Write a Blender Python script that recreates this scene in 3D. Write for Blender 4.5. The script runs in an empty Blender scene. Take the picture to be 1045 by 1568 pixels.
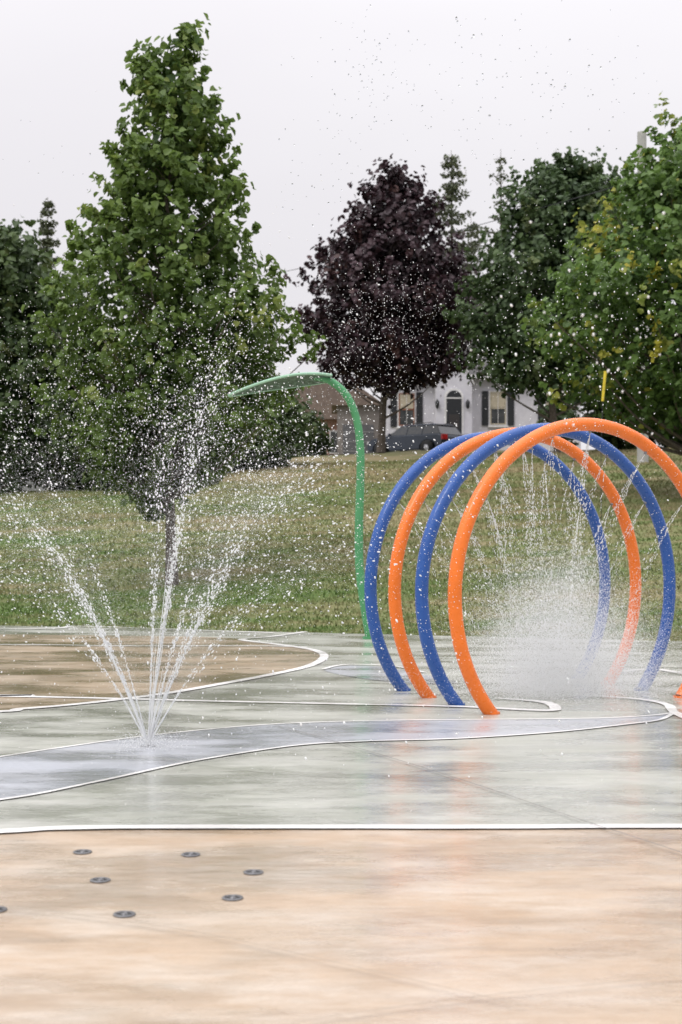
import bpy, bmesh, math, random
import numpy as np
from mathutils import Vector, noise
R=math.radians
random.seed(7)
scene=bpy.context.scene
F=2178.0; HZ=815.0; CX=522.5; CH=1.4
def P(px,py,d): return Vector(((px-CX)/F*d, d, CH+(HZ-py)/F*d))
def G(px,py,z=0.0):
    d=F*CH/(py-HZ); return Vector(((px-CX)/F*d,d,z))
# ---------------------------------------------------------------- node helpers
def newmat(name):
    m=bpy.data.materials.new(name); m.use_nodes=True
    nt=m.node_tree; nt.nodes.clear()
    return m,nt
def N(nt,t,**k):
    n=nt.nodes.new(t)
    for a,b in k.items():
        if a in n.inputs.keys(): n.inputs[a].default_value=b
        else: setattr(n,a,b)
    return n
def out(nt,sock,vol=False):
    o=nt.nodes.new('ShaderNodeOutputMaterial'); nt.links.new(sock,o.inputs['Volume' if vol else 'Surface']); return o
def c4(c): return (c[0],c[1],c[2],1)
def mixc(nt,fac,a,b,blend='MIX'):
    n=nt.nodes.new('ShaderNodeMix'); n.data_type='RGBA'; n.blend_type=blend
    for s,v in ((0,fac),(6,a),(7,b)):
        if isinstance(v,bpy.types.NodeSocket): nt.links.new(v,n.inputs[s])
        else: n.inputs[s].default_value=v if s==0 else c4(v)
    return n.outputs[2]
def mth(nt,op,a,b=0.0,c=None,clamp=False):
    n=nt.nodes.new('ShaderNodeMath'); n.operation=op; n.use_clamp=clamp
    for i,v in enumerate((a,b,c)):
        if v is None: continue
        if isinstance(v,bpy.types.NodeSocket): nt.links.new(v,n.inputs[i])
        else: n.inputs[i].default_value=v
    return n.outputs[0]
def tnoise(nt,scale,detail=4,rough=.55,stretch=(1,1,1),lo=.35,hi=.65,src='Object',rot=(0,0,0),off=(0,0,0)):
    tc=nt.nodes.new('ShaderNodeTexCoord'); mp=nt.nodes.new('ShaderNodeMapping')
    mp.inputs['Scale'].default_value=stretch; mp.inputs['Rotation'].default_value=rot; mp.inputs['Location'].default_value=off
    nt.links.new(tc.outputs[src],mp.inputs['Vector'])
    n=N(nt,'ShaderNodeTexNoise',Scale=scale,Detail=detail,Roughness=rough)
    nt.links.new(mp.outputs[0],n.inputs['Vector'])
    mr=nt.nodes.new('ShaderNodeMapRange'); mr.inputs[1].default_value=lo; mr.inputs[2].default_value=hi
    nt.links.new(n.outputs[0],mr.inputs[0])
    return mr.outputs[0]
def simple(name,c1,c2=None,scale=8,rough=.5,bump=0,metal=0,spec=.5,bscale=None):
    m,nt=newmat(name)
    b=nt.nodes.new('ShaderNodeBsdfPrincipled'); b.inputs['Roughness'].default_value=rough; b.inputs['Metallic'].default_value=metal
    b.inputs['Specular IOR Level'].default_value=spec
    c2=c2 or tuple(x*.8 for x in c1)
    col=mixc(nt,tnoise(nt,scale),c1,c2); nt.links.new(col,b.inputs['Base Color'])
    if bump:
        h=tnoise(nt,bscale or scale*4); bp=N(nt,'ShaderNodeBump',Strength=bump,Distance=.01)
        nt.links.new(h,bp.inputs['Height']); nt.links.new(bp.outputs[0],b.inputs['Normal'])
    out(nt,b.outputs[0]); return m
def wet(name,ca,cb,cc,rlo=.12,rhi=.5,bump=.3,coat=.95,crough=.10):
    """wet brushed concrete: stains in the pigment, patchy water film as coat"""
    m,nt=newmat(name)
    b=nt.nodes.new('ShaderNodeBsdfPrincipled')
    n1=tnoise(nt,.55,5,.6,(1,1.0,1),.38,.62)
    n2=tnoise(nt,1.8,7,.72,(.8,2.0,1),.42,.62)
    n3=tnoise(nt,60,3,.6,(1,1,1),.3,.7)
    n4=tnoise(nt,3.0,8,.75,(.45,2.2,1),.52,.64,off=(4,7,0))
    n5=tnoise(nt,1.3,6,.7,(.7,1.8,1),.50,.62,off=(14,2,0))
    col=mixc(nt,n1,ca,cb)
    col=mixc(nt,mth(nt,'MULTIPLY',n2,.75),col,cc)
    col=mixc(nt,mth(nt,'MULTIPLY',n5,.6),col,tuple(x*.84 for x in cb))
    col=mixc(nt,mth(nt,'MULTIPLY',n4,.5),col,tuple(x*.70 for x in cb))
    col=mixc(nt,mth(nt,'MULTIPLY',n3,.18),col,tuple(x*.5 for x in ca))
    nt.links.new(col,b.inputs['Base Color'])
    w_=tnoise(nt,.9,7,.68,(.7,1.6,1),.40,.60)
    mr=nt.nodes.new('ShaderNodeMapRange'); mr.inputs[3].default_value=rlo; mr.inputs[4].default_value=rhi
    nt.links.new(w_,mr.inputs[0]); nt.links.new(mr.outputs[0],b.inputs['Roughness'])
    h=tnoise(nt,7,7,.7,(.6,1.5,1),.2,.8); bp=N(nt,'ShaderNodeBump',Strength=bump,Distance=.012)
    nt.links.new(h,bp.inputs['Height']); nt.links.new(bp.outputs[0],b.inputs['Normal'])
    bp2=N(nt,'ShaderNodeBump',Strength=.22,Distance=.012); nt.links.new(tnoise(nt,8,5,.65,(.5,1.7,1),.2,.8),bp2.inputs['Height'])
    nt.links.new(bp2.outputs[0],b.inputs['Coat Normal'])
    nt.links.new(mth(nt,'MULTIPLY_ADD',w_,-.75*coat,coat),b.inputs['Coat Weight']); b.inputs['Coat Roughness'].default_value=crough; b.inputs['Coat IOR'].default_value=1.33
    out(nt,b.outputs[0]); return m
def leafmat(name,dark,bright,alt,trans=.3):
    m,nt=newmat(name)
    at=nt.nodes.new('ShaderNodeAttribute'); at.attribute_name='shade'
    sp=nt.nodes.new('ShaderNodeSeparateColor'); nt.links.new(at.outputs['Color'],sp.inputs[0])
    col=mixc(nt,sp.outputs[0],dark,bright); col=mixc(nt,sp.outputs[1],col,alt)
    b=nt.nodes.new('ShaderNodeBsdfPrincipled'); b.inputs['Roughness'].default_value=.5
    b.inputs['Specular IOR Level'].default_value=.3
    nt.links.new(col,b.inputs['Base Color'])
    t=nt.nodes.new('ShaderNodeBsdfTranslucent'); nt.links.new(mixc(nt,.6,col,tuple(min(1,x*1.6) for x in bright)),t.inputs['Color'])
    ms=nt.nodes.new('ShaderNodeMixShader'); ms.inputs[0].default_value=trans
    nt.links.new(b.outputs[0],ms.inputs[1]); nt.links.new(t.outputs[0],ms.inputs[2])
    out(nt,ms.outputs[0]); return m
# ---------------------------------------------------------------- mesh helpers
def link(o): scene.collection.objects.link(o); return o
def empty(name,loc=(0,0,0)):
    o=bpy.data.objects.new(name,None); o.location=loc; return link(o)
def npmesh(name,V,Fc,mat,smooth=False,col=None,parent=None):
    V=np.asarray(V,dtype=np.float32); Fc=np.asarray(Fc,dtype=np.int32)
    k=Fc.shape[1]; me=bpy.data.meshes.new(name)
    me.vertices.add(len(V)); me.vertices.foreach_set('co',V.ravel())
    me.loops.add(Fc.size); me.loops.foreach_set('vertex_index',Fc.ravel())
    me.polygons.add(len(Fc)); me.polygons.foreach_set('loop_start',np.arange(0,Fc.size,k,dtype=np.int32))
    me.polygons.foreach_set('loop_total',np.full(len(Fc),k,dtype=np.int32))
    if smooth: me.polygons.foreach_set('use_smooth',np.ones(len(Fc),dtype=bool))
    me.update(calc_edges=True)
    if col is not None:
        a=me.color_attributes.new('shade','FLOAT_COLOR','POINT'); a.data.foreach_set('color',np.asarray(col,dtype=np.float32).ravel())
    me.materials.append(mat); o=bpy.data.objects.new(name,me); link(o)
    if parent: o.parent=parent
    return o
def poly(name,pts,mat,parent=None):
    me=bpy.data.meshes.new(name); me.from_pydata([tuple(p) for p in pts],[],[list(range(len(pts)))]); me.materials.append(mat)
    me.update()
    if me.polygons[0].normal.z<0: me.flip_normals()
    o=link(bpy.data.objects.new(name,me)); 
    if parent:o.parent=parent
    return o
def catm(pts,n=10,closed=False):
    pts=[Vector(p) for p in pts]; r=[]; L=len(pts)
    rng=range(L if closed else L-1)
    for i in rng:
        if closed: a,b,c,d=pts[i-1],pts[i],pts[(i+1)%L],pts[(i+2)%L]
        else: a,b,c,d=pts[max(i-1,0)],pts[i],pts[i+1],pts[min(i+2,L-1)]
        for k in range(n):
            t=k/n; r.append(.5*((2*b)+(c-a)*t+(2*a-5*b+4*c-d)*t*t+(3*b-a-3*c+d)*t**3))
    if not closed: r.append(pts[-1])
    return r
def strip(name,pts,w,z,mat,parent=None):
    V=[];Fc=[]
    for i,p in enumerate(pts):
        a=pts[max(i-1,0)]; b=pts[min(i+1,len(pts)-1)]; t=(b-a); t.z=0
        t.normalize(); n=Vector((-t.y,t.x,0))*w/2
        ww=1+.15*noise.noise(Vector((p.x*5,p.y*5,0)))
        V+=[(p.x+n.x*ww,p.y+n.y*ww,z),(p.x-n.x*ww,p.y-n.y*ww,z)]
        if i: k=2*i; Fc.append((k-2,k-1,k+1,k))
    o=npmesh(name,V,Fc,mat,parent=parent)
    if o.data.polygons[0].normal.z<0:o.data.flip_normals()
    return o
def tubes(paths,seg=8):
    V=[];Fc=[]
    for pts,rad in paths:
        base=len(V); prev=None
        for i,p in enumerate(pts):
            a=pts[max(i-1,0)]; b=pts[min(i+1,len(pts)-1)]; t=(Vector(b)-Vector(a)).normalized()
            if prev is None: u=t.orthogonal().normalized()
            else: u=(prev-t*prev.dot(t)).normalized()
            prev=u; v=t.cross(u); r=rad[i] if hasattr(rad,'__len__') else rad
            for s in range(seg):
                an=2*math.pi*s/seg; V.append(Vector(p)+u*math.cos(an)*r+v*math.sin(an)*r)
        for i in range(len(pts)-1):
            for s in range(seg):
                s2=(s+1)%seg; Fc.append((base+i*seg+s,base+i*seg+s2,base+(i+1)*seg+s2,base+(i+1)*seg+s))
    return [tuple(v) for v in V],Fc
def tubeobj(name,paths,mat,seg=8,parent=None):
    V,Fc=tubes(paths,seg); return npmesh(name,V,Fc,mat,True,parent=parent)
def box(name,lo,hi,mat,parent=None,bev=0):
    x0,y0,z0=lo;x1,y1,z1=hi
    bm=bmesh.new(); vs=[bm.verts.new(p) for p in [(x0,y0,z0),(x1,y0,z0),(x1,y1,z0),(x0,y1,z0),(x0,y0,z1),(x1,y0,z1),(x1,y1,z1),(x0,y1,z1)]]
    for f in [(3,2,1,0),(4,5,6,7),(0,1,5,4),(1,2,6,5),(2,3,7,6),(3,0,4,7)]: bm.faces.new([vs[i] for i in f])
    if bev: bmesh.ops.bevel(bm,geom=bm.edges[:],offset=bev,segments=2,affect='EDGES')
    me=bpy.data.meshes.new(name); bm.to_mesh(me); bm.free(); me.materials.append(mat)
    o=link(bpy.data.objects.new(name,me))
    if parent:o.parent=parent
    return o
def prism(name,prof,y0,y1,mat,parent=None,bev=0):
    bm=bmesh.new(); a=[bm.verts.new((p[0],y0,p[1])) for p in prof]; b=[bm.verts.new((p[0],y1,p[1])) for p in prof]
    bm.faces.new(a); bm.faces.new(b[::-1]); n=len(prof)
    for i in range(n): bm.faces.new((a[(i+1)%n],a[i],b[i],b[(i+1)%n]))
    bmesh.ops.recalc_face_normals(bm,faces=bm.faces)
    if bev: bmesh.ops.bevel(bm,geom=bm.edges[:],offset=bev,segments=3,affect='EDGES')
    me=bpy.data.meshes.new(name); bm.to_mesh(me); bm.free(); me.materials.append(mat)
    o=link(bpy.data.objects.new(name,me))
    if parent:o.parent=parent
    return o
# ---------------------------------------------------------------- world: overcast, brighter overhead
w=bpy.data.worlds.new("World"); scene.world=w; w.use_nodes=True; nt=w.node_tree; nt.nodes.clear()
sky=nt.nodes.new('ShaderNodeTexSky'); sky.sky_type='NISHITA'; sky.sun_disc=False
SE,SA=R(52),R(215)
sky.sun_elevation=SE; sky.sun_rotation=SA
hs=nt.nodes.new('ShaderNodeHueSaturation'); hs.inputs['Saturation'].default_value=.12; nt.links.new(sky.outputs[0],hs.inputs['Color'])
cl=tnoise(nt,1.7,4,.5,(1,1,2.5),.3,.7,src='Generated')
oc=mixc(nt,cl,(8.6,8.45,8.75),(7.8,7.6,7.95))
tc=nt.nodes.new('ShaderNodeTexCoord'); sx=nt.nodes.new('ShaderNodeSeparateXYZ'); nt.links.new(tc.outputs['Generated'],sx.inputs[0])
zp=mth(nt,'POWER',mth(nt,'MAXIMUM',sx.outputs[2],0.0),2.4); gn=mth(nt,'MULTIPLY_ADD',zp,2.7,1.0)
vm=nt.nodes.new('ShaderNodeVectorMath'); vm.operation='SCALE'; nt.links.new(oc,vm.inputs[0]); nt.links.new(gn,vm.inputs['Scale'])
mx=mixc(nt,.92,hs.outputs[0],vm.outputs[0])
bg=nt.nodes.new('ShaderNodeBackground'); bg.inputs['Strength'].default_value=.104
nt.links.new(mx,bg.inputs[0]); wo=nt.nodes.new('ShaderNodeOutputWorld'); nt.links.new(bg.outputs[0],wo.inputs[0])
sl=bpy.data.lights.new('sun','SUN'); sl.energy=1.2; sl.angle=R(20); sl.color=(1,.96,.9)
so=link(bpy.data.objects.new('sun',sl))
dirv=Vector((-.45,-.45,.0)).normalized()*math.cos(SE)+Vector((0,0,math.sin(SE)))
so.rotation_euler=dirv.to_track_quat('Z','Y').to_euler(); so.location=(-20,-20,40)
# ---------------------------------------------------------------- camera
cam=bpy.data.cameras.new('camera'); co=link(bpy.data.objects.new('camera',cam)); scene.camera=co
co.location=(0,0,CH); co.rotation_euler=(R(90+math.degrees(math.atan((HZ-784)/F))),0,0)
cam.lens=50; cam.sensor_fit='VERTICAL'; cam.sensor_height=36; cam.sensor_width=24; cam.clip_end=3000
cam.dof.use_dof=True; cam.dof.focus_distance=10.8; cam.dof.aperture_fstop=3.2
try:
    scene.view_settings.view_transform='Standard'; scene.view_settings.look='None'
except Exception: pass
# ---------------------------------------------------------------- terrain
def edge(x): return 19.7-.33*np.clip(x,-14,14)
def sst(a,b,x): t=np.clip((x-a)/(b-a),0,1); return t*t*(3-2*t)
def terr(x,y):
    x=np.asarray(x,float);y=np.asarray(y,float)
    t=np.maximum(y-edge(x)-.15,0)
    r=.125*t*t/(t+1.2)
    H=2.75+2.1*sst(-6.5,-.8,x)
    k=.5; h=np.clip(.5+.5*(H-r)/k,0,1)
    z=H*(1-h)+r*h-k*h*(1-h)
    z=np.where(t<=0,0,np.maximum(z,0))
    und=.05*np.sin(x*.7+y*.3)*np.clip(t/6,0,1)+.04*np.sin(y*.9-x*.2)*np.clip(t/6,0,1)
    return z+und-.025
xs=np.concatenate([[-700,-300,-120,-60],np.arange(-34,34.1,.6),[60,120,300,700]])
ys=np.concatenate([[-300,-80,-20],np.arange(0,14,2),np.arange(14,80,.45),[90,110,160,300,600,1200]])
X,Y=np.meshgrid(xs,ys); Z=terr(X,Y)
nx,ny=len(xs),len(ys); idx=np.arange(nx*ny).reshape(ny,nx)
Fq=np.stack([idx[:-1,:-1],idx[:-1,1:],idx[1:,1:],idx[1:,:-1]],-1).reshape(-1,4)
def grassmat(name,blade):
    m,nt=newmat(name)
    n1=tnoise(nt,.22,5,.6,(.5,1.6,1),.4,.62); n2=tnoise(nt,1.1,7,.75,(.5,1.5,1),.42,.60); n3=tnoise(nt,14,4,.7,(1,1,1),.3,.7)
    tc=nt.nodes.new('ShaderNodeTexCoord'); sx=nt.nodes.new('ShaderNodeSeparateXYZ'); nt.links.new(tc.outputs['Object'],sx.inputs[0])
    mr=nt.nodes.new('ShaderNodeMapRange'); mr.inputs[1].default_value=.2; mr.inputs[2].default_value=3.6; mr.inputs[3].default_value=.0; mr.inputs[4].default_value=.42
    nt.links.new(sx.outputs[2],mr.inputs[0])
    a=mth(nt,'MULTIPLY_ADD',n1,.5,mr.outputs[0]); a=mth(nt,'MULTIPLY_ADD',n2,.6,a); a=mth(nt,'SUBTRACT',a,.26,clamp=True)
    col=mixc(nt,a,(.105,.165,.045),(.32,.26,.155))
    if blade:
        at=nt.nodes.new('ShaderNodeAttribute'); at.attribute_name='shade'
        sp=nt.nodes.new('ShaderNodeSeparateColor'); nt.links.new(at.outputs['Color'],sp.inputs[0])
        col=mixc(nt,sp.outputs[0],col,(.25,.26,.12)); col=mixc(nt,sp.outputs[1],col,(.07,.12,.03))
    else:
        col=mixc(nt,mth(nt,'MULTIPLY',n3,.35),col,(.08,.10,.04))
    b=nt.nodes.new('ShaderNodeBsdfPrincipled'); b.inputs['Roughness'].default_value=.8; b.inputs['Specular IOR Level'].default_value=.15
    nt.links.new(col,b.inputs['Base Color'])
    if not blade:
        bp=N(nt,'ShaderNodeBump',Strength=.5,Distance=.04); nt.links.new(n3,bp.inputs['Height']); nt.links.new(bp.outputs[0],b.inputs['Normal'])
    out(nt,b.outputs[0]); return m
npmesh('ground',np.stack([X.ravel(),Y.ravel(),Z.ravel()],1),Fq,grassmat('lawn_soil',False),True)
rg=np.random.default_rng(3)
n=230000
yy=16+ (rg.random(n)**1.5)*38; xx=(rg.random(n)*2-1)*(yy*.30+3)
e=edge(xx); ok=yy>e+.0; xx,yy=xx[ok],yy[ok]; n=len(xx)
zz=terr(xx,yy); hgt=(.02+.03*rg.random(n))*(1+yy/70); wd=.006+yy*.0004
an=rg.random(n)*math.pi; lx=rg.normal(0,.6,n)*hgt; ly=rg.normal(0,.6,n)*hgt
A=np.stack([xx-np.cos(an)*wd,yy-np.sin(an)*wd,zz-.005],1);B=np.stack([xx+np.cos(an)*wd,yy+np.sin(an)*wd,zz-.005],1);C=np.stack([xx+lx,yy+ly,zz+hgt],1)
V=np.stack([A,B,C],1).reshape(-1,3); col=np.ones((n,4));col[:,0]=np.where(rg.random(n)<.2,rg.random(n)*.7,0);col[:,1]=np.where(rg.random(n)<.3,rg.random(n)*.6,0)
npmesh('grass',V,np.arange(n*3).reshape(-1,3),grassmat('grass_blades',True),col=np.repeat(col,3,0))
# ---------------------------------------------------------------- splash pad
tan=wet('wet_tan_concrete',(.50,.395,.295),(.45,.325,.215),(.56,.49,.41))
gre=wet('wet_sage_concrete',(.44,.445,.39),(.39,.40,.345),(.50,.50,.46))
blu=wet('wet_blue_grey_concrete',(.43,.45,.49),(.46,.47,.49),(.41,.43,.47))
tan2=wet('wet_brown_concrete',(.37,.285,.19),(.31,.23,.145),(.48,.40,.31))
whi=wet('white_line_paint',(.82,.81,.79),(.78,.77,.74),(.86,.85,.84),.2,.5,.12,.4)
dark=simple('joint_dark',(.16,.15,.14),rough=.9)  # own dark colour of the main control joint
pad=empty('splash_pad')
ex=[(-40,edge(-40)),(-14,edge(-14)),(0,edge(0)),(14,edge(14)),(40,edge(40))]
prof=[(-40,-14)]+[(40,-14)]+[(a,float(b)) for a,b in ex[::-1]]
bm=bmesh.new(); top=[bm.verts.new((a,b,0)) for a,b in prof]; bot=[bm.verts.new((a,b,-.12)) for a,b in prof]
bm.faces.new(top); L=len(prof)
for i in range(L): bm.faces.new((top[(i+1)%L],top[i],bot[i],bot[(i+1)%L]))
bmesh.ops.recalc_face_normals(bm,faces=bm.faces)
me=bpy.data.meshes.new('concrete_slab');bm.to_mesh(me);bm.free();me.materials.append(tan)
o=link(bpy.data.objects.new('concrete_slab',me));o.parent=pad
line1=catm([(-14,6.1,0),(-6,6.3,0),G(-300,1285),G(0,1274),G(90,1269),G(250,1267),G(522,1267),G(800,1267),G(1045,1266),(6,6.75,0),(14,6.9,0)],8)
sage=[Vector((p.x,p.y,.003)) for p in line1]+[Vector((14,float(edge(14))-.02,.003)),Vector((0,float(edge(0))-.02,.003)),Vector((-14,float(edge(-14))-.02,.003))]
poly('sage_field',sage,gre,pad)
bu=catm([(-9,7.9,0),G(-300,1205),G(0,1160),G(100,1145),G(240,1126),G(400,1111),G(550,1105),G(700,1103),G(900,1101),G(990,1097),G(1032,1092)],8)
bl=catm([G(1032,1092),G(1010,1103),G(960,1110),G(850,1122),G(700,1132),G(560,1136),G(450,1143),G(300,1166),G(150,1198),G(0,1226),G(-300,1258),(-9,6.85,0)],8)
poly('blue_river_band',[Vector((p.x,p.y,.006)) for p in bu+bl[1:]],blu,pad)
tp=catm([(-16,10.6,0),(-8,10.8,0),G(-100,1092),G(40,1086),G(150,1076),G(260,1062),G(340,1048),G(420,1033),G(475,1020),G(497,1006),G(480,996),G(430,988),G(380,981),(-2,19.0,0),(-6,19.6,0),(-16,20.5,0)],8)
poly('brown_field',[Vector((p.x,p.y,.006)) for p in tp],tan2,pad)
bp_=catm([G(497,1027),G(530,1020),G(590,1022),G(640,1032),G(700,1045),G(640,1047),G(560,1040)],6,True)
poly('blue_pool_patch',[Vector((p.x,p.y,.006)) for p in bp_],blu,pad)
zz0=.009
def ln(pts,w_):
    global zz0
    strip('painted_line',catm(pts,10),w_,zz0,whi,pad); zz0+=.0006
strip('painted_line',line1,.085,zz0,whi,pad); zz0+=.0006
strip('painted_line',bu,.035,zz0,whi,pad); zz0+=.0006
strip('painted_line',bl,.035,zz0,whi,pad); zz0+=.0006
ln([(-16,10.6,0),(-8,10.8,0),G(-100,1092),G(40,1086),G(150,1076),G(260,1062),G(340,1048),G(420,1033),G(475,1020),G(497,1006),G(480,996),G(430,988),G(370,980),G(420,975),G(468,968)],.10)
ln([(-12,11.9,0),G(-80,1066),G(0,1067),G(180,1071),G(330,1075),G(520,1079),G(700,1083),G(830,1089),G(850,1085),G(830,1076),G(760,1070)],.09)
ln([G(1060,1105),G(1032,1092),G(1020,1080),G(980,1072),G(900,1066)],.08)
ln([(-9,17.6,0),G(0,988),G(180,990),G(390,990),G(470,992)],.09)
ln([(-12,21,0),G(0,964),G(120,960),G(250,964),G(420,970)],.09)
ln([G(495,1026),G(530,1019),G(600,1021),G(650,1031)],.05)
ln([G(950,1030),G(1000,1026),G(1050,1034)],.09)
jf=simple('joint_faint',(.34,.28,.22),rough=.8); jf2=simple('joint_sage',(.34,.34,.30),rough=.8)
for k,pts in enumerate([[G(420,1112),G(520,1140),G(640,1176),G(760,1215),G(880,1256),G(1045,1310),G(1250,1380)],
    [G(300,1600),G(480,1566),G(700,1535),G(900,1513),G(1100,1494)],[G(-100,1385),G(60,1398),G(300,1432),G(520,1480),G(800,1545)],
    [G(-100,1135),G(200,1160),G(500,1190),G(800,1180),G(1100,1172)]]):
    strip('control_joint',catm(pts,6),.005 if k!=0 else .008,.0165+k*.0006,(dark,jf,jf,jf2)[k],pad)
steel=simple('nozzle_steel',(.30,.30,.31),(.2,.2,.21),30,.35,metal=.8); blk=simple('nozzle_hole',(.02,.02,.02),rough=.6)
def nozzle(px,py,r=.037):
    p=G(px,py); e=empty('ground_nozzle',p)
    bm=bmesh.new(); prof=[(r*1.12,.0035),(r*1.1,.006),(r,.007),(r*.86,.007),(r*.82,.004),(r*.3,.0045),(r*.26,.007),(.0005,.0075)]
    rings=[]
    for rr,z in prof: rings.append([bm.verts.new((rr*math.cos(a*math.pi/12),rr*math.sin(a*math.pi/12),z)) for a in range(24)])
    for i in range(len(rings)-1):
        for s in range(24): bm.faces.new((rings[i][s],rings[i][(s+1)%24],rings[i+1][(s+1)%24],rings[i+1][s]))
    me=bpy.data.meshes.new('plate');bm.to_mesh(me);bm.free();me.materials.append(steel);o=link(bpy.data.objects.new('plate',me));o.parent=e
    paths=[]
    for a in range(6):
        c=Vector((r*.56*math.cos(a*1.047),r*.56*math.sin(a*1.047),0)); paths.append(([c+Vector((0,0,.002)),c+Vector((0,0,.0055))],[r*.21,r*.21]))
        paths.append(([c+Vector((0,0,.0055)),c+Vector((0,0,.0057))],[r*.21,.0003]))
    tubeobj('jet_holes',paths,blk,8,parent=e)
for a,b in [(128,1304),(293,1308),(155,1347),(389,1335),(357,1374),(192,1399),(-4,1392)]: nozzle(a,b)
# ---------------------------------------------------------------- spray hoops
def paint(name,c,rough=.28):
    m,nt=newmat(name); b=nt.nodes.new('ShaderNodeBsdfPrincipled')
    n=tnoise(nt,5,4,.6,(1,1,1),.3,.7); nt.links.new(mixc(nt,n,c,tuple(x*.82 for x in c)),b.inputs['Base Color'])
    b.inputs['Coat Weight'].default_value=.25; b.inputs['Coat Roughness'].default_value=.12; b.inputs['Specular IOR Level'].default_value=.35
    r=tnoise(nt,30,3,.6,(1,1,1),.3,.7); mr=nt.nodes.new('ShaderNodeMapRange'); mr.inputs[3].default_value=rough-.08; mr.inputs[4].default_value=rough+.2
    nt.links.new(r,mr.inputs[0]); nt.links.new(mr.outputs[0],b.inputs['Roughness'])
    bp=N(nt,'ShaderNodeBump',Strength=.3,Distance=.004); nt.links.new(tnoise(nt,90,2,.5,(1,1,1),.45,.6),bp.inputs['Height']); nt.links.new(bp.outputs[0],b.inputs['Normal'])
    out(nt,b.outputs[0]); return m
ORG=paint('orange_powder_coat',(.84,.18,.015)); BLU=paint('blue_powder_coat',(.018,.088,.34)); GRN=paint('green_powder_coat',(.07,.29,.12),.35)
HR=1.36; HT=2.30; TR=.054; hc=HT-HR-TR*.5
hoopdata=[((2.015,11.50),ORG),((1.795,12.05),BLU),((1.60,12.58),ORG),((1.41,13.10),BLU)]
beads=[]; hoopframes=[]
for (hx,hy),m in hoopdata:
    e=empty('spray_hoop',(hx,hy,0))
    u=Vector((math.cos(R(32)),math.sin(R(32)),0)); nrm=Vector((-u.y,u.x,0))
    a0=-math.asin(hc/HR); pts=[]
    for i in range(97):
        a=a0+(math.pi-2*a0)*i/96; pts.append(u*HR*math.cos(a)+Vector((0,0,hc+HR*math.sin(a))))
    tubeobj('tube',[(pts,TR)],m,20,parent=e)
    fl=[]
    for p in (pts[0],pts[-1]):
        fl+= [([Vector((p.x,p.y,.004)),Vector((p.x,p.y,.020))],[TR*1.2,TR*1.17]),([Vector((p.x,p.y,.020)),Vector((p.x,p.y,.0205))],[TR*1.17,.001])]
    tubeobj('base_flanges',fl,m,20,parent=e)
    nz=[]
    for a in (35,62,90,118,145):
        an=R(a); c=u*HR*math.cos(an)+Vector((0,0,hc+HR*math.sin(an))); inn=(Vector((0,0,hc))-c).normalized()
        nz.append(([c+inn*(TR-.01),c+inn*(TR+.018)],[.014,.010]))
    tubeobj('spray_tips',nz,steel,8,parent=e)
    hoopframes.append((Vector((hx,hy,0)),u,nrm))
    for _ in range(850):
        i=random.randrange(1,96); c=pts[i]; t=(pts[i+1]-pts[i-1]).normalized(); a=random.random()*6.28
        r1=nrm*math.cos(a)+t.cross(nrm)*math.sin(a)
        beads.append((Vector((hx,hy,0))+c+t*random.uniform(-.03,.03)+r1*(TR+.001),.0016+.0035*random.random()**2))
# ---------------------------------------------------------------- leaf sprayer
ls=empty('leaf_spray_post',G(567,978))
o0=G(567,978); D=o0.y
pp=[P(a,b,D)-o0 for a,b in [(567,978),(558,925),(551,870),(550,810),(552,740),(552,685),(546,640),(530,604),(506,583),(482,576)]]
pp[0].z=0
cp=catm(pp,8); tubeobj('post',[(cp,[.060-.012*i/len(cp) for i in range(len(cp))])],GRN,16,parent=ls)
tubeobj('post_flange',[([Vector((0,0,.004)),Vector((0,0,.03))],[.1,.098]),([Vector((0,0,.03)),Vector((0,0,.0305))],[.098,.001])],GRN,20,parent=ls)
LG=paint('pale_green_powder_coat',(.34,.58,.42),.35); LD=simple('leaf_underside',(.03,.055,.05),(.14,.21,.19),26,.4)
a=P(508,577,D)-o0; b=P(350,607,D)-o0; V=[];nu,nv=28,12
for i in range(nu+1):
    s=i/nu; c=a.lerp(b,s)+Vector((0,0,.07*math.sin(math.pi*s*.9)))
    hw=.34*(math.sin(math.pi*min(1,s*.93+.07))**.7)*(1-.42*s)+.004
    for j in range(nv+1):
        t=j/nv*2-1; V.append(c+Vector((.05*abs(t)*math.sin(s*3),t*hw,-t*hw*.16+.06*hw*(1-t*t))))
Fc=[(i*(nv+1)+j,i*(nv+1)+j+1,(i+1)*(nv+1)+j+1,(i+1)*(nv+1)+j) for i in range(nu) for j in range(nv)]
npmesh('leaf_blade',[tuple(v) for v in V],Fc,LG,True,parent=ls)
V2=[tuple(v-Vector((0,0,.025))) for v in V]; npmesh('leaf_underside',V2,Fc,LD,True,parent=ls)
rim=[V[i*(nv+1)]-Vector((0,0,.008)) for i in range(nu+1)]+[V[i*(nv+1)+nv]-Vector((0,0,.011)) for i in range(nu,-1,-1)]
rib=[V[i*(nv+1)+nv//2]+Vector((0,0,.005)) for i in range(nu+1)]
tubeobj('leaf_rim',[(rim,.019),(rib,[.022*(1-i/len(rib)*.8) for i in range(len(rib))])],LG,8,parent=ls)
for _ in range(260):
    i=random.randrange(1,len(cp)-1);an_=random.random()*6.28; beads.append((o0+cp[i]+Vector((math.cos(an_)*.058,math.sin(an_)*.058,random.uniform(-.05,.05))),random.uniform(.003,.007)))
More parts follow.
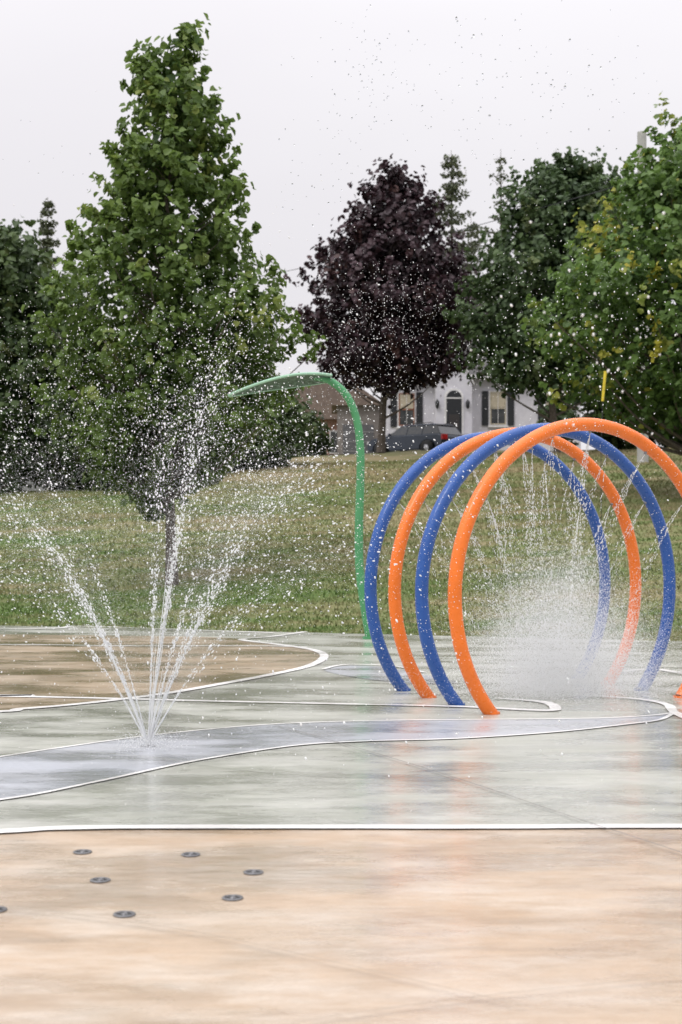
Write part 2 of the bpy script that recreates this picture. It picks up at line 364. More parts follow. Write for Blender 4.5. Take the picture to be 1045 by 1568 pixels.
# ---------------------------------------------------------------- trees
bark=simple('bark',(.17,.14,.12),(.09,.075,.065),14,.9,.8)
def leaves(name,C,Nm,size,mat,rg,shade,alt,parent):
    n=len(C); 
    rnd=rg.normal(size=(n,3)); ax=np.cross(Nm,rnd); ax/=np.linalg.norm(ax,axis=1,keepdims=True)+1e-9
    ax[:,2]-=.35; ax/=np.linalg.norm(ax,axis=1,keepdims=True)
    sd=np.cross(Nm,ax); sd/=np.linalg.norm(sd,axis=1,keepdims=True)+1e-9
    nn=np.cross(ax,sd)
    s=(size*(.5+.8*rg.random(n)))[:,None]
    fold=(.10+.2*rg.random(n))[:,None]
    pts=[C-ax*s*.5, C-ax*s*.28+sd*s*.42+nn*s*fold, C+ax*s*.18+sd*s*.34+nn*s*fold, C+ax*s*.55, C+ax*s*.18-sd*s*.34+nn*s*fold, C-ax*s*.28-sd*s*.42+nn*s*fold]
    V=np.stack(pts,1).reshape(-1,3); b=np.arange(n)[:,None]*6
    Fc=np.concatenate([b+np.array([[0,3,2,1]]),b+np.array([[0,5,4,3]])],0)
    col=np.ones((n,4)); col[:,0]=shade; col[:,1]=alt
    return npmesh(name,V,Fc,mat,col=np.repeat(col,6,0),parent=parent)
def tree(name,x,y,prof,leafsize,nclump,per,cr,mat,seed,trunk_r,trunk_top=.9,lob=.2,gap=-.45,altp=.05,limbs=60,altside=False,elong=1.3,shoots=.18):
    rg=np.random.default_rng(seed); rnd=random.Random(seed)
    gz=float(terr(x,y))
    e=empty(name,(x,y,gz))
    hs=[p[0] for p in prof]; rs=[p[1] for p in prof]; xo=[p[2] for p in prof]; H=hs[-1]; Rm=max(rs)
    cl=[]; zs=np.linspace(hs[0],H,200); wts=np.interp(zs,hs,rs)**1.25+.05*Rm; wts/=wts.sum()
    tries=0
    while len(cl)<nclump and tries<nclump*6:
        tries+=1
        z=float(rg.choice(zs,p=wts))+rg.normal()*.05; an=rg.random()*2*math.pi; rr=float(np.interp(z,hs,rs))
        nv=noise.noise(Vector((math.cos(an)*1.6+seed*3.1,math.sin(an)*1.6,z*.9/max(1,H/10))))
        nv2=noise.noise(Vector((math.cos(an)*4+seed,math.sin(an)*4,z*2.2/max(1,H/10))))
        sh=rg.random()<shoots
        u=rg.random()**.45*.95
        if sh: u=1.0+.14*rg.random()
        rad=rr*(1+lob*nv*1.6+lob*nv2)*u
        p=Vector((math.cos(an)*rad,math.sin(an)*rad,z))
        if noise.noise(p*(2.4/max(.8,Rm/2.4))+Vector((seed,0,0)))<gap: continue
        p.x+=float(np.interp(z,hs,xo)); cl.append((p,u,sh))
    n=len(cl); Cc=np.array([tuple(c[0]) for c in cl]); U=np.array([min(c[1],1.05) for c in cl]); SH=np.array([c[2] for c in cl])
    csz=cr*(.5+.8*rg.random(n))*np.where(SH,.55,1)
    outw=Cc.copy(); outw[:,0]-=np.interp(Cc[:,2],hs,xo); outw[:,2]=0; outw/=np.linalg.norm(outw,axis=1,keepdims=True)+1e-9
    dr=outw*.75+np.array([0,0,.75])+rg.normal(size=(n,3))*.45; dr/=np.linalg.norm(dr,axis=1,keepdims=True)
    off=rg.normal(size=(n,per,3)); off/=np.linalg.norm(off,axis=2,keepdims=True)+1e-9
    off*=(rg.random((n,per,1))**.6)*csz[:,None,None]
    dd=(off*dr[:,None,:]).sum(2,keepdims=True); off=off*.8+dr[:,None,:]*dd*elong
    C=(Cc[:,None,:]+off).reshape(-1,3)
    keep=rg.random(n*per)<np.repeat(np.where(SH,.45,1.0),per)
    Nm=np.repeat(outw,per,0)*.5+off.reshape(-1,3)/cr*.35+rg.normal(size=(n*per,3))*.5+np.array([0,0,.6]); Nm/=np.linalg.norm(Nm,axis=1,keepdims=True)
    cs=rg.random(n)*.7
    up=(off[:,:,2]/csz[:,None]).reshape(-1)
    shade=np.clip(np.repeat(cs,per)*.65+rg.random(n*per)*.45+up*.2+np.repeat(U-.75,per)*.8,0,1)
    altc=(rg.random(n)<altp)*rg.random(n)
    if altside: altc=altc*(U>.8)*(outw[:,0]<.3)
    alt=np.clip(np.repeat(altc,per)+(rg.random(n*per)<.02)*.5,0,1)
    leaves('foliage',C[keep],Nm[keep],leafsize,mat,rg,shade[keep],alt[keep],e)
    tp=[]; rad=[]
    for i in range(14):
        s=i/13; z=s*H*trunk_top; tp.append(Vector((float(np.interp(z,hs,xo))*min(1,s*2)+.04*math.sin(s*7+seed),.04*math.cos(s*6+seed)-.04*math.cos(seed),z))); rad.append(trunk_r*(1-s*.93)*(1.25 if i==0 else 1))
    paths=[(tp,rad)]
    for c,u,_ in rnd.sample(cl,min(limbs,n)):
        s=max(.12,min(.95,(c.z-.25*abs(c.x)-.45*Vector((c.x,c.y)).length)/(H*trunk_top)))
        k=s*13; i=int(k); i=min(i,12); b=tp[i].lerp(tp[i+1],k-i); r0=rad[i]*.36
        md=b.lerp(c,.5)+Vector((rnd.uniform(-.1,.1),rnd.uniform(-.1,.1),-.06*(c-b).length))
        paths.append((catm([b,md,c],4),[r0*(1-.105*q) for q in range(9)]))
    tubeobj('trunk_and_limbs',paths,bark,7,parent=e)
    return e
def S(px,d): return (px-CX)/F*d
def prof_from(rows,d,gz,cx):
    r=[]
    for (py,xl,xr) in rows:
        r.append(((CH+(HZ-py)*d/F)-gz,(xr-xl)/2*d/F,((xr+xl)/2-cx)*d/F))
    return sorted(r)
d=26.0; gx=S(267,d); gz=float(terr(gx,d))
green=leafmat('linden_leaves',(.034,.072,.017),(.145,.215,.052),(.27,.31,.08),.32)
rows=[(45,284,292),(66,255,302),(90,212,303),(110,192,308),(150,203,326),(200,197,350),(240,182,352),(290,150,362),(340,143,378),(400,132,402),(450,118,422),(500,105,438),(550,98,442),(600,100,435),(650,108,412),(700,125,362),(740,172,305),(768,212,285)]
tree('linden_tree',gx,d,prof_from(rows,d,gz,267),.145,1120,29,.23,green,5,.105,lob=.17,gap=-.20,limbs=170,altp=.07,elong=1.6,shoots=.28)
purple=leafmat('purple_maple_leaves',(.012,.007,.010),(.058,.030,.038),(.09,.045,.04),.12)
d=58; gx=S(585,d); gz=float(terr(gx,d))
rows=[(256,592,620),(275,570,640),(300,555,650),(340,540,672),(370,505,695),(410,490,705),(450,478,720),(500,472,722),(545,485,712),(575,515,690),(592,545,640)]
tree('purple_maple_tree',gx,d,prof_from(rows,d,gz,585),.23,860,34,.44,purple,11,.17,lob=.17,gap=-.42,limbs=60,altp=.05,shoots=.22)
dk=leafmat('norway_maple_leaves',(.024,.050,.02),(.084,.13,.05),(.13,.16,.06),.22)
d=53; gx=S(850,d); gz=float(terr(gx,d))
rows=[(248,835,890),(270,802,935),(310,780,960),(360,758,980),(410,740,990),(470,728,990),(530,728,980),(570,735,960),(592,760,920)]
tree('maple_tree',gx,d,prof_from(rows,d,gz,850),.22,900,36,.44,dk,21,.16,lob=.17,gap=-.44,limbs=60,shoots=.22)
mg=leafmat('sugar_maple_leaves',(.034,.076,.02),(.135,.22,.055),(.45,.40,.05),.32)
d=37; gx=S(1065,d); gz=float(terr(gx,d))
rows=[(195,1020,1100),(230,985,1150),(280,955,1190),(330,920,1215),(390,875,1240),(450,850,1255),(510,842,1260),(570,870,1250),(610,905,1220),(650,965,1160)]
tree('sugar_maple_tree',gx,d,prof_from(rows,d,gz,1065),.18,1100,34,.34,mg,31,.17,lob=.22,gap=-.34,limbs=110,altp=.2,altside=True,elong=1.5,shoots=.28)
bgm=leafmat('background_leaves',(.026,.052,.02),(.088,.13,.045),(.14,.16,.06),.22)
def bgtree(px,top,hw,bot,d,seed,ncl=380,mat=bgm,name='background_tree',ls=.24,cr=.48):
    gx=S(px,d); gz=float(terr(gx,d))
    rows=[]
    for s,rr in [(0,.2),(.08,.5),(.2,.75),(.4,.95),(.6,1),(.8,.9),(.93,.65),(1,.35)]:
        py=top+(bot-top)*s; rows.append((py,px-hw*rr,px+hw*rr))
    tree(name,gx,d,prof_from(rows,d,gz,px),ls,ncl,34,cr,mat,seed,.2,lob=.2,gap=-.45,limbs=40)
bgtree(12,352,88,735,48,41,560)
bgtree(-150,320,120,730,50,42,420)
bgtree(112,450,62,745,52,43,360)
bgtree(380,580,80,725,52,44,330,cr=.43)
bgtree(460,640,38,715,60,45,140,cr=.4)
bgtree(150,640,110,752,50,48,260,cr=.43)
bgtree(1200,260,150,690,60,46,380)
bgtree(862,600,24,690,64,47,90,cr=.35,ls=.18)
bgtree(965,520,70,690,58,49,300,cr=.43)
bgtree(1060,560,60,690,58,50,200,cr=.43)
fir=leafmat('spruce_needles',(.06,.075,.045),(.15,.17,.10),(.16,.16,.09),.15)
def conifer(name,px,top,d,width,bare,seed,dens=1.0,mat=fir):
    rg=np.random.default_rng(seed); rnd=random.Random(seed)
    x=S(px,d); gz=float(terr(x,d)); Ht=CH+(HZ-top)*d/F-gz; e=empty(name,(x,d,gz)); paths=[([Vector((0,0,0)),Vector((.05,0,Ht*.5)),Vector((0,0,Ht))],[.22,.12,.01])]
    C=[]
    z=Ht*.25
    while z<Ht-.15:
        s=(Ht-z)/(Ht*.75); L=width*(s**.7)
        for k in range(rnd.randint(3,5)):
            if rnd.random()<bare: continue
            a=rnd.random()*6.28; l=L*rnd.uniform(.4,1.15)+.15; dv=Vector((math.cos(a),math.sin(a),0))
            pts=[Vector((0,0,z)),Vector((0,0,z))+dv*l*.5+Vector((0,0,-.08*l)),Vector((0,0,z))+dv*l+Vector((0,0,.15*l))]
            c=catm(pts,3); paths.append((c,[.03*(1-.12*q) for q in range(len(c))]))
            for _ in range(int((10+34*l)*dens)):
                t=rnd.random()**.7; p=c[int(t*(len(c)-1))]; w_=.06+.14*l*(1-t*.5)
                C.append((p.x+rnd.gauss(0,w_),p.y+rnd.gauss(0,w_),p.z+rnd.gauss(0,.09)-.08))
        z+=rnd.uniform(.3,.6)
    C=np.array(C); n=len(C); Nm=rg.normal(size=(n,3))*.5+np.array([0,0,.7]); Nm/=np.linalg.norm(Nm,axis=1,keepdims=True)
    leaves('needles',C,Nm,.18,mat,rg,rg.random(n)*.9,(rg.random(n)<.05)*.5,e); tubeobj('trunk_and_branches',paths,bark,6,parent=e)
conifer('spruce_tree',692,228,78,3.2,.12,3,1.2)
conifer('spruce_tree',768,226,82,2.4,.4,4,.65)
conifer('spruce_tree',72,300,80,1.7,.0,6,2.0)
conifer('spruce_tree',722,330,92,2.6,.2,8,1.0)
# ---------------------------------------------------------------- white house
hw=empty('white_house',(0,72,0))
wall=simple('white_stucco',(.62,.61,.66),(.56,.55,.60),3,.8,.2); trim=simple('white_trim',(.78,.77,.77),rough=.5); roof=simple('roof_shingles',(.10,.095,.095),(.06,.06,.06),9,.9,.5)
shut=simple('black_shutter',(.02,.022,.026),rough=.5); glass=simple('window_glass',(.05,.055,.06),(.10,.10,.10),2,.08); frame_r=simple('red_brown_sash',(.30,.12,.07),rough=.5); cream=simple('cream_blind',(.50,.44,.33),rough=.7)
found=simple('foundation_grey',(.35,.35,.36),rough=.9)
x0,x1=2.25,12.15
box('walls',(x0,0,5.25),(x1,8,9.35),wall,hw); box('foundation',(x0-.03,-.03,4.5),(x1+.03,8.03,5.25),found,hw)
bm=bmesh.new()
vs=[bm.verts.new(p) for p in [(x0-.4,-.5,9.3),(x1+.4,-.5,9.3),(x1+.4,4,11.9),(x0-.4,4,11.9),(x0-.4,8.5,9.3),(x1+.4,8.5,9.3)]]
for f in [(0,1,2,3),(3,2,5,4),(0,3,4),(1,5,2),(0,4,5,1)]: bm.faces.new([vs[i] for i in f])
me=bpy.data.meshes.new('roof');bm.to_mesh(me);bm.free();me.materials.append(roof);o=link(bpy.data.objects.new('roof',me));o.parent=hw
box('fascia',(x0-.4,-.54,9.16),(x1+.4,-.503,9.34),trim,hw)
def hx(px): return S(px,72)
def hz(py): return CH+(HZ-py)*72/F
def window(px,wpx,yt,yb,inner):
    a,b=hx(px-wpx/2),hx(px+wpx/2); zt,zb=hz(yt),hz(yb)
    box('window_frame',(a-.06,-.05,zb-.06),(b+.06,-.002,zt+.06),trim,hw)
    box('window_pane',(a,-.065,zb),(b,-.052,zt),glass,hw)
    mid=(zt+zb)/2
    box('window_sash',(a,-.09,mid-.03),(b,-.067,mid+.03),inner,hw)
    for q in (a,b-.05): box('window_sash',(q,-.09,zb),(q+.05,-.067,zt),inner,hw)
    for q in (zb,zt-.05): box('window_sash',(a+.051,-.088,q),(b-.051,-.067,q+.05),inner,hw)
    box('window_blind',(a+.06,-.075,mid+.05),(b-.06,-.067,zt-.06),cream,hw)
    box('mullion',((a+b)/2-.012,-.1,zb+.055),((a+b)/2+.012,-.091,zt-.055),trim,hw)
    for q in (a-.42,b+.10): 
        box('shutter',(q,-.06,zb-.05),(q+.32,-.003,zt+.05),shut,hw)
    box('sill',(a-.12,-.14,zb-.14),(b+.12,-.003,zb-.062),trim,hw)
window(623,24,602,652,frame_r); window(763,24,600,650,cream); window(848,22,602,650,cream)
pa,pb=hx(666),hx(721); pc=(pa+pb)/2
porch=[(pa,5.0),(pb,5.0),(pb,hz(592)),(pc+.55,hz(566)),(pc,hz(562)),(pc-.55,hz(566)),(pa,hz(592))]
prism('entry_porch',porch,-.9,-.002,wall,hw)
prism('porch_cap',[(pa-.1,hz(592)),(pa-.1,hz(589)),(pc-.55,hz(563)),(pc,hz(559)),(pc+.55,hz(563)),(pb+.1,hz(589)),(pb+.1,hz(592)),(pc+.55,hz(566)+.01),(pc,hz(562)+.01),(pc-.55,hz(566)+.01)],-1.0,0,trim,hw)
da,db=hx(682),hx(705); zt=hz(612); zb=hz(667)
arch=[(da,zb),(db,zb),(db,zt)]+[((da+db)/2+(db-da)/2*math.cos(a),zt+(db-da)/2*1.0*math.sin(a)) for a in [R(15*i) for i in range(1,12)]]+[(da,zt)]
big=[((x-(da+db)/2)*1.25+(da+db)/2,(z-zb)*1.05+zb) for x,z in arch]
prism('door_surround',big,-.96,-.902,trim,hw); prism('front_door',arch,-.985,-.962,shut,hw)
box('door_transom',(da,-1.0,zt-.03),(db,-.987,zt+.03),trim,hw)
box('door_panel',(da+.12,-.996,zb+.3),(db-.12,-.987,zb+1.0),simple('door_dark_panel',(.045,.04,.04),rough=.4),hw)
for a in (668,714):
    q=hx(a); tubeobj('wall_lantern',[([Vector((q,-1.02,hz(628))),Vector((q,-1.02,hz(625))),Vector((q,-1.02,hz(618))),Vector((q,-1.02,hz(614)))],[.05,.09,.11,.02])],shut,6,parent=hw)
box('front_steps',(da-.4,-2.0,5.0),(db+.4,-.99,zb-.3),found,hw); box('front_landing',(da-.3,-1.6,zb-.3),(db+.3,-.99,zb-.02),found,hw)
box('chimney',(10.4,3.4,10),(11.2,4.4,12.9),simple('chimney_brick',(.35,.2,.15),(.28,.15,.11),6,.9),hw)
m,nt=newmat('red_brick'); b=nt.nodes.new('ShaderNodeBsdfPrincipled'); b.inputs['Roughness'].default_value=.9
tc=nt.nodes.new('ShaderNodeTexCoord'); mp=nt.nodes.new('ShaderNodeMapping'); mp.inputs['Rotation'].default_value=(R(90),0,0); nt.links.new(tc.outputs['Object'],mp.inputs[0])
bt=N(nt,'ShaderNodeTexBrick',Scale=4.0); bt.inputs['Color1'].default_value=(.34,.16,.11,1); bt.inputs['Color2'].default_value=(.26,.12,.09,1); bt.inputs['Mortar'].default_value=(.45,.42,.38,1)
nt.links.new(mp.outputs[0],bt.inputs[0]); nt.links.new(bt.outputs[0],b.inputs['Base Color']); out(nt,b.outputs[0]); brick=m
bh=empty('brick_house',(0,82,0))
box('walls',(-4.2,0,4.5),(1.6,8,7.9),brick,bh)
broof=simple('brown_shingles',(.22,.17,.14),(.15,.115,.1),7,.9,.4)
prism('gable_roof',[(-4.7,7.9),(2.1,7.9),(-.2,10.2),(-2.4,10.2)],-.5,8.5,broof,bh)
for q in (-3.3,-.6): 
    box('window_frame',(q-.07,-.06,5.93),(q+1.17,-.002,7.27),trim,bh); box('window_pane',(q,-.08,6),(q+1.1,-.062,7.2),glass,bh); box('mullion',(q+.52,-.1,6),(q+.58,-.082,7.2),trim,bh)
gar=empty('garage',(0,74,0)); box('walls',(-.2,0,4.5),(2.0,5,8.0),simple('taupe_siding',(.22,.20,.19),(.18,.16,.15),4,.8),gar)
prism('roof',[(-.5,8.0),(2.3,8.0),(.9,9.0)],-.3,5.3,broof,gar); box('garage_door',(.1,-.04,4.6),(1.7,-.002,7.0),simple('door_grey',(.12,.12,.13),rough=.5),gar)
for q in range(4): box('door_panel_rail',(.1,-.06,5.1+q*.5),(1.7,-.042,5.13+q*.5),found,gar)
asph=simple('asphalt',(.06,.06,.062),(.05,.05,.05),5,.85)
X2=np.linspace(-1,14,31); V=[];
for x in X2: 
    for y in (62.5,64,66,68): V.append((x,y,float(terr(x,y))+.03))
npmesh('driveway',V,[(i*4+j,(i+1)*4+j,(i+1)*4+j+1,i*4+j+1) for i in range(30) for j in range(3)],asph)
# ---------------------------------------------------------------- car
def car(name,x,y,rot,paintc):
    z=float(terr(x,y))+.03; e=empty(name,(x,y,z)); e.rotation_euler=(0,0,rot)
    pm=simple('car_paint',paintc,tuple(v*.9 for v in paintc),2,.18,metal=.3); tyre=simple('tyre_rubber',(.02,.02,.02),rough=.8); red=simple('tail_light',(.55,.02,.02),(.4,.01,.01),rough=.15); gl=simple('car_glass',(.03,.035,.04),(.05,.05,.05),rough=.04); rim=simple('alloy',(.5,.5,.52),rough=.3,metal=.9)
    body=[(-2.2,.35),(-2.25,.6),(-2.2,.88),(-1.9,.95),(1.0,.95),(1.9,.84),(2.2,.68),(2.25,.42),(2.15,.27),(1.85,.25),(1.8,.45),(1.62,.62),(1.38,.66),(1.12,.6),(.96,.42),(.92,.24),(-.92,.24),(-.96,.42),(-1.12,.6),(-1.38,.66),(-1.62,.62),(-1.8,.45),(-1.85,.27)]
    prism('body',body,-.88,.88,pm,e,.05)
    def gh(n,pr,w0,w1,mt,zl,zh):
        bm=bmesh.new(); A=[];B=[]
        for px_,pz in pr:
            s=(pz-zl)/(zh-zl); wv=w0+(w1-w0)*s; A.append(bm.verts.new((px_,-wv,pz))); B.append(bm.verts.new((px_,wv,pz)))
        bm.faces.new(A); bm.faces.new(B[::-1]); k=len(pr)
        for i in range(k): bm.faces.new((A[(i+1)%k],A[i],B[i],B[(i+1)%k]))
        bmesh.ops.recalc_face_normals(bm,faces=bm.faces); bmesh.ops.bevel(bm,geom=bm.edges[:],offset=.03,segments=2,affect='EDGES')
        me=bpy.data.meshes.new(n);bm.to_mesh(me);bm.free();me.materials.append(mt);o=link(bpy.data.objects.new(n,me));o.parent=e
    gh('windows',[(-2.1,.9),(1.05,.9),(.35,1.36),(-1.75,1.36)],.84,.66,gl,.9,1.36)
    gh('roof',[(-1.85,1.34),(.42,1.34),(.2,1.42),(-1.6,1.42)],.69,.60,pm,1.34,1.42)
    for xx_ in (-1.0,-.1): gh('pillar',[(xx_-.04,.92),(xx_+.04,.92),(xx_+.0,1.36),(xx_-.08,1.36)],.855,.685,pm,.9,1.36)
    for wx in (-1.38,1.38):
        for sy in (-.86,.86):
            s=1 if sy>0 else -1; c=Vector((wx,sy,.33))
            tubeobj('wheel',[([c-Vector((0,.1,0)),c-Vector((0,.11,0)),c+Vector((0,.11,0)),c+Vector((0,.1,0))],[.2,.33,.33,.2])],tyre,20,parent=e)
            tubeobj('hubcap',[([c+Vector((0,s*.10,0)),c+Vector((0,s*.115,0))],[.2,.01])],rim,12,parent=e)
    for sy in (-.72,.72):
        box('tail_light',(-2.29,sy-.18,.66),(-2.16,sy+.18,.90),red,e,.02); box('head_light',(2.12,sy-.15,.58),(2.24,sy+.15,.72),trim,e,.02)
    box('licence_plate',(-2.285,-.25,.5),(-2.262,.25,.62),trim,e); box('rear_bumper',(-2.33,-.85,.28),(-2.262,.85,.48),shut,e,.02)
    for sy in (-.62,.62): tubeobj('roof_rail',[([Vector((-1.5,sy,1.43)),Vector((-1.4,sy,1.47)),Vector((.0,sy,1.47)),Vector((.15,sy,1.42))],.018)],shut,6,parent=e)
    for sy in (-.95,.95): box('door_mirror',(.72,sy-.07,.92),(.86,sy+.07,1.04),pm,e,.02)
car('parked_car',S(637,65.5),65.5,R(138),(.045,.055,.075))
car('parked_car',S(35,58),58,R(10),(.55,.56,.58))
# ---------------------------------------------------------------- utility pole
up=empty('utility_pole',(S(985,47),47,float(terr(S(985,47),47)))); ph=CH+(HZ-200)*47/F-up.location.z
wood=simple('pole_concrete',(.42,.42,.40),(.35,.35,.34),5,.8)
tubeobj('pole',[([Vector((0,0,0)),Vector((0,0,ph))],[.19,.15]),([Vector((0,0,ph)),Vector((0,0,ph+.02))],[.15,.01])],wood,14,parent=up)
a=P(985,272,47)-up.location; b=Vector((-22,33,a.z+1.5)); wr=[a.lerp(b,i/30)-Vector((0,0,1.6*4*(i/30)*(1-i/30)*.3)) for i in range(31)]
tubeobj('power_line',[(wr,.014)],shut,5,parent=up)
ym=empty('yellow_marker_post',(S(921,31),31,float(terr(S(921,31),31))))
g0=P(921,690,31)-ym.location; g1=P(928,568,31)-ym.location; gm=P(923.5,614,31)-ym.location
tubeobj('marker_rod',[([Vector((0,0,-.1)),g0,gm],.007)],shut,6,parent=ym)
tubeobj('marker_sleeve',[([gm,g1],[.03,.034])],simple('yellow_plastic',(.72,.56,.04),rough=.4),8,parent=ym)
# ---------------------------------------------------------------- water
def aer(name,alb,tr):
    m,nt=newmat(name); b=nt.nodes.new('ShaderNodeBsdfPrincipled'); b.inputs['Base Color'].default_value=(alb,alb+.01,alb+.015,1); b.inputs['Roughness'].default_value=.12
    t=nt.nodes.new('ShaderNodeBsdfTranslucent'); t.inputs[0].default_value=(alb,alb+.01,alb+.015,1)
    ms=nt.nodes.new('ShaderNodeMixShader'); ms.inputs[0].default_value=tr; nt.links.new(b.outputs[0],ms.inputs[1]); nt.links.new(t.outputs[0],ms.inputs[2])
    out(nt,ms.outputs[0]); return m
WM=aer('water_droplets',.9,.35); MM=aer('aerated_water_mist',.975,.5)
m,nt=newmat('clear_water'); g=nt.nodes.new('ShaderNodeBsdfGlass'); g.inputs['IOR'].default_value=1.33; g.inputs['Color'].default_value=(.85,.86,.88,1); g.inputs['Roughness'].default_value=.02; out(nt,g.outputs[0]); GM=m
ph_=(1+5**.5)/2
IV=np.array([(-1,ph_,0),(1,ph_,0),(-1,-ph_,0),(1,-ph_,0),(0,-1,ph_),(0,1,ph_),(0,-1,-ph_),(0,1,-ph_),(ph_,0,-1),(ph_,0,1),(-ph_,0,-1),(-ph_,0,1)])/math.sqrt(1+ph_**2)
IF=np.array([(0,11,5),(0,5,1),(0,1,7),(0,7,10),(0,10,11),(1,5,9),(5,11,4),(11,10,2),(10,7,6),(7,1,8),(3,9,4),(3,4,2),(3,2,6),(3,6,8),(3,8,9),(4,9,5),(2,4,11),(6,2,10),(8,6,7),(9,8,1)])
OV=np.array([(1,0,0),(-1,0,0),(0,1,0),(0,-1,0),(0,0,1),(0,0,-1)],float); OF=np.array([(0,2,4),(2,1,4),(1,3,4),(3,0,4),(2,0,5),(1,2,5),(3,1,5),(0,3,5)])
def drops(name,C,Rr,Ax=None,St=None,ico=True,parent=None,mat=None):
    C=np.asarray(C,float); Rr=np.asarray(Rr,float); n=len(C); T,Fc=(IV,IF) if ico else (OV,OF)
    V=np.repeat(T[None],n,0)
    if Ax is not None:
        Ax=np.asarray(Ax,float); Ax/=np.linalg.norm(Ax,axis=1,keepdims=True)+1e-9
        dt=(V*Ax[:,None,:]).sum(2,keepdims=True); V=V+(np.asarray(St)[:,None,None]-1)*dt*Ax[:,None,:]
    V=C[:,None,:]+V*Rr[:,None,None]
    Fi=(np.arange(n)[:,None,None]*len(T)+Fc[None]).reshape(-1,3)
    return npmesh(name,V.reshape(-1,3),Fi,mat or WM,True,parent=parent)
rg=np.random.default_rng(99)
drops('water_beads',[tuple(b[0]) for b in beads],[b[1] for b in beads])
fo=G(228,1143); jets=empty('fountain_jets')
nozzle(228,1143,.05)
C=[];Rr=[];Ax=[];St=[]
grav=9.81
jv=[(-2.4,.0,6.3,1.2),(.85,.25,7.6,1.7),(2.3,.1,6.4,1.0),(-1.75,-.9,5.6,.5),(1.4,-.8,6.0,.5),(-1.9,1.2,6.6,.4),(1.9,1.4,6.4,.5),(0.35,-1.0,6.8,.7),(-2.9,.7,5.2,.4),(2.9,-.4,5.2,.4)]
for vx,vy,vz,wt in jv:
    n=int(2300*wt); tt=np.concatenate([rg.random(n//5)*.22,rg.random(n//3)*.55,.12+rg.random(n-n//5-n//3)*1.3])
    for t_ in tt:
        wide=rg.random()<.4
        sp_=.025+(.75 if wide else .22)*max(0,t_-.05)+.15*max(0,t_-.5)
        f=1-(.25 if wide else .08)*rg.random()*min(1,t_*3)
        v=np.array([vx+rg.normal()*sp_,vy+rg.normal()*sp_,vz*f+rg.normal()*sp_*1.2])
        p=np.array(fo)+v*t_-np.array([0,0,.5*grav*t_*t_]); p[2]+=.02
        if p[2]<.02: continue
        vel=v-np.array([0,0,grav*t_])
        C.append(p); Ax.append(vel); St.append(1+ (2.5 if t_<.15 else 1.0)*rg.random()+.2); Rr.append((.0014+.0052*rg.random()**3.6) if t_>.12 else .0018+.0016*rg.random())
drops('jet_droplets',C,Rr,Ax,St,True,jets)
paths=[]
for vx,vy,vz,wt in jv:
    for q in range(3):
        pts=[]; jx,jy=rg.normal()*.12,rg.normal()*.12; T1=.05+.10*rg.random()*wt
        for i in range(12):
            t_=T1*i/11; pts.append(Vector((fo.x+(vx+jx)*t_+rg.normal()*.002,fo.y+(vy+jy)*t_,.01+vz*t_-.5*grav*t_*t_)))
        paths.append((pts,[.0036*(1-i/12.5)+.0005 for i in range(12)]))
tubeobj('jet_streams',paths,WM,6,parent=jets)
n=900; C=np.array(fo)+np.stack([rg.normal(0,.11,n),rg.normal(0,.14,n),np.abs(rg.normal(0,.05,n))],1); drops('splash_crown',C,.0015+.0025*rg.random(n),ico=False,parent=jets)
n=75000; tz=rg.random(n)**.8*.55; k=rg.integers(0,len(jv),n); k2=rg.integers(0,len(jv),n); m_=rg.random(n)[:,None]**2
JV=np.array([j[:3] for j in jv]); v=(JV[k]*(1-m_)+JV[k2]*m_)*(1-.12*rg.random((n,1))); C=np.array(fo)+v*tz[:,None]-np.array([0,0,4.9])*(tz**2)[:,None]+rg.normal(0,1,(n,3))*(.008+.20*tz**1.3)[:,None]; C[:,2]=np.maximum(C[:,2],.015)
drops('jet_veil',C,.0006+.0011*rg.random(n)**2,ico=False,parent=jets,mat=MM)
sp=empty('water_spray'); C=[];Rr=[]
def cloud(n,pxr,pyr,dr,r0,r1,pw=2.5,gauss=True,clump=.0):
    for _ in range(n):
        d=rg.uniform(*dr)
        if gauss: px=rg.normal((pxr[0]+pxr[1])/2,(pxr[1]-pxr[0])/3.4); py=rg.normal((pyr[0]+pyr[1])/2,(pyr[1]-pyr[0])/3.4)
        else: px=rg.uniform(*pxr); py=rg.uniform(*pyr)
        p=P(px,py,d)
        if noise.noise(p*1.7)<clump-.25*rg.random(): continue
        if p.z<.02: continue
        C.append(tuple(p)); Rr.append(r0+(r1-r0)*rg.random()**pw)
cloud(6500,(-60,500),(400,840),(8,14),.0012,.0046,4.5)
cloud(3200,(-60,520),(600,1000),(8,14),.0011,.0032,3.5)
cloud(2400,(-60,260),(500,800),(7,12),.0013,.005,3.5)
cloud(3600,(250,440),(480,900),(8.5,11),.0013,.0054,3.5)
cloud(2600,(440,760),(400,640),(9,15),.0017,.0038,3)
cloud(1100,(700,1060),(350,680),(8,14),.0018,.005,3)
cloud(110,(780,1090),(330,700),(4.5,8),.003,.0068,1.8)
cloud(900,(0,480),(850,1130),(7,12),.0012,.0032,gauss=False)
cloud(700,(0,1045),(1000,1260),(5.5,9),.0008,.0022,gauss=False)
n=len(C); drops('airborne_droplets',C,Rr,np.tile([[.1,0,1.]],(n,1))+rg.normal(size=(n,3))*.3,1+rg.random(n)*.9,True,sp)
C=[];Rr=[]
cloud(160,(500,640),(20,240),(9,13),.0035,.0065)
cloud(230,(640,960),(0,260),(8,12),.0035,.0075)
cloud(110,(400,1045),(60,330),(8,12),.003,.0065,gauss=False)
cloud(50,(430,560),(180,340),(8,12),.003,.006)
cloud(25,(-50,200),(200,320),(8,12),.003,.005)
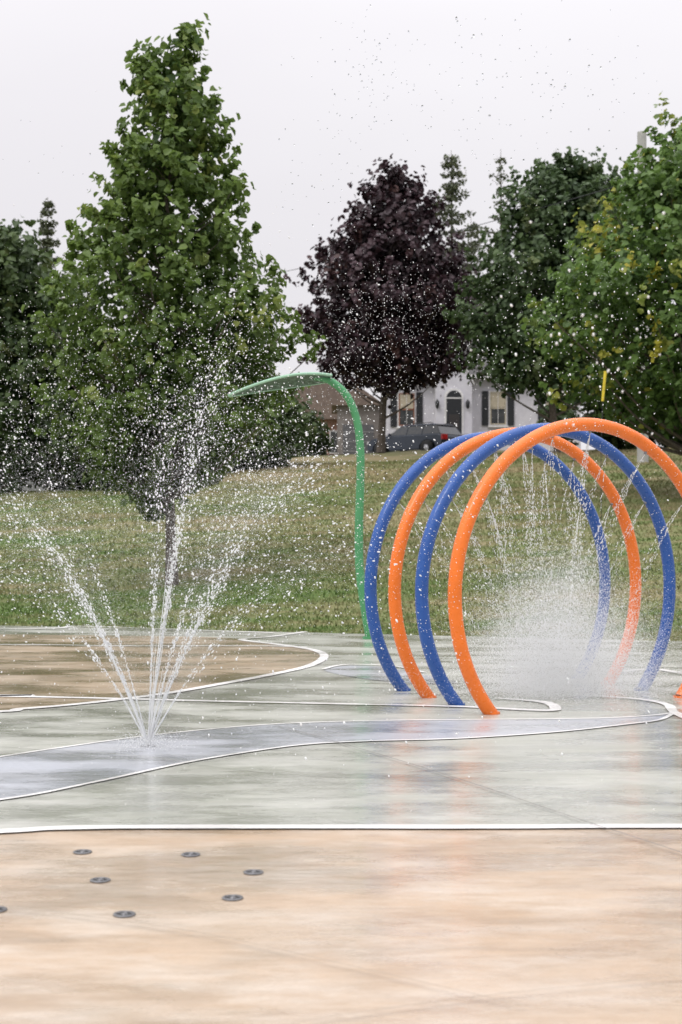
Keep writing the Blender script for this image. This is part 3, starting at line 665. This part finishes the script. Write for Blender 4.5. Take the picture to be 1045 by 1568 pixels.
n=len(C); drops('high_droplets',C,Rr,np.tile([[.3,0,1.]],(n,1))+rg.normal(size=(n,3))*.5,1+rg.random(n)*.8,True,sp,mat=GM)
C=[];Rr=[];Ax=[];St=[]
for hi,(o_,u,nrm) in enumerate(hoopframes):
    for a in (35,62,90,118,145):
        an=R(a); c=o_+u*(HR-.08)*math.cos(an)+Vector((0,0,hc+(HR-.08)*math.sin(an)))
        tgt=Vector((1.85,12.4,.35)); dirn=(tgt-c).normalized()
        for k in range(3 if a!=90 else 5):
            dj=(dirn+Vector((rg.normal(),rg.normal(),rg.normal()))*.12).normalized()*(2.4+rg.random()*1.5)
            for _ in range(300):
                t_=rg.random()*.6; v=dj+Vector((rg.normal(),rg.normal(),rg.normal()))*(.03+.26*t_)
                p=c+v*t_-Vector((0,0,4.9*t_*t_))
                if p.z<.02: continue
                C.append(tuple(p)); Ax.append(tuple(v-Vector((0,0,9.8*t_)))); St.append(1.3+4*rg.random()); Rr.append(.0011+.0024*rg.random()**2)
drops('hoop_spray',C,Rr,Ax,St,True,sp)
# billowing splash cloud: several overlapping gaussian puffs of fine drops
def puff(n,c,s,r0,r1,name):
    C=np.array(c)+rg.normal(size=(n,3))*np.array(s); C[:,2]=np.abs(C[:,2]-.015)+.015
    drops(name,C,r0+(r1-r0)*rg.random(n)**2,ico=False,parent=sp,mat=MM)
puff(110000,(1.88,12.25,.34),(.36,.32,.30),.0012,.0028,'splash_mist_core')
puff(50000,(1.62,12.10,.26),(.26,.26,.24),.0012,.0026,'splash_mist_left')
puff(60000,(2.22,12.20,.26),(.30,.28,.26),.0012,.0026,'splash_mist_right')
puff(30000,(1.82,12.25,.74),(.24,.24,.22),.0010,.0024,'splash_mist_top')
puff(14000,(2.02,12.3,.95),(.16,.18,.20),.0009,.0022,'splash_mist_plume')
puff(50000,(1.95,12.15,.02),(.62,.50,.16),.0010,.0024,'splash_mist_base')
puff(26000,(1.95,12.2,.55),(.60,.50,.42),.0007,.0017,'splash_mist_haze')
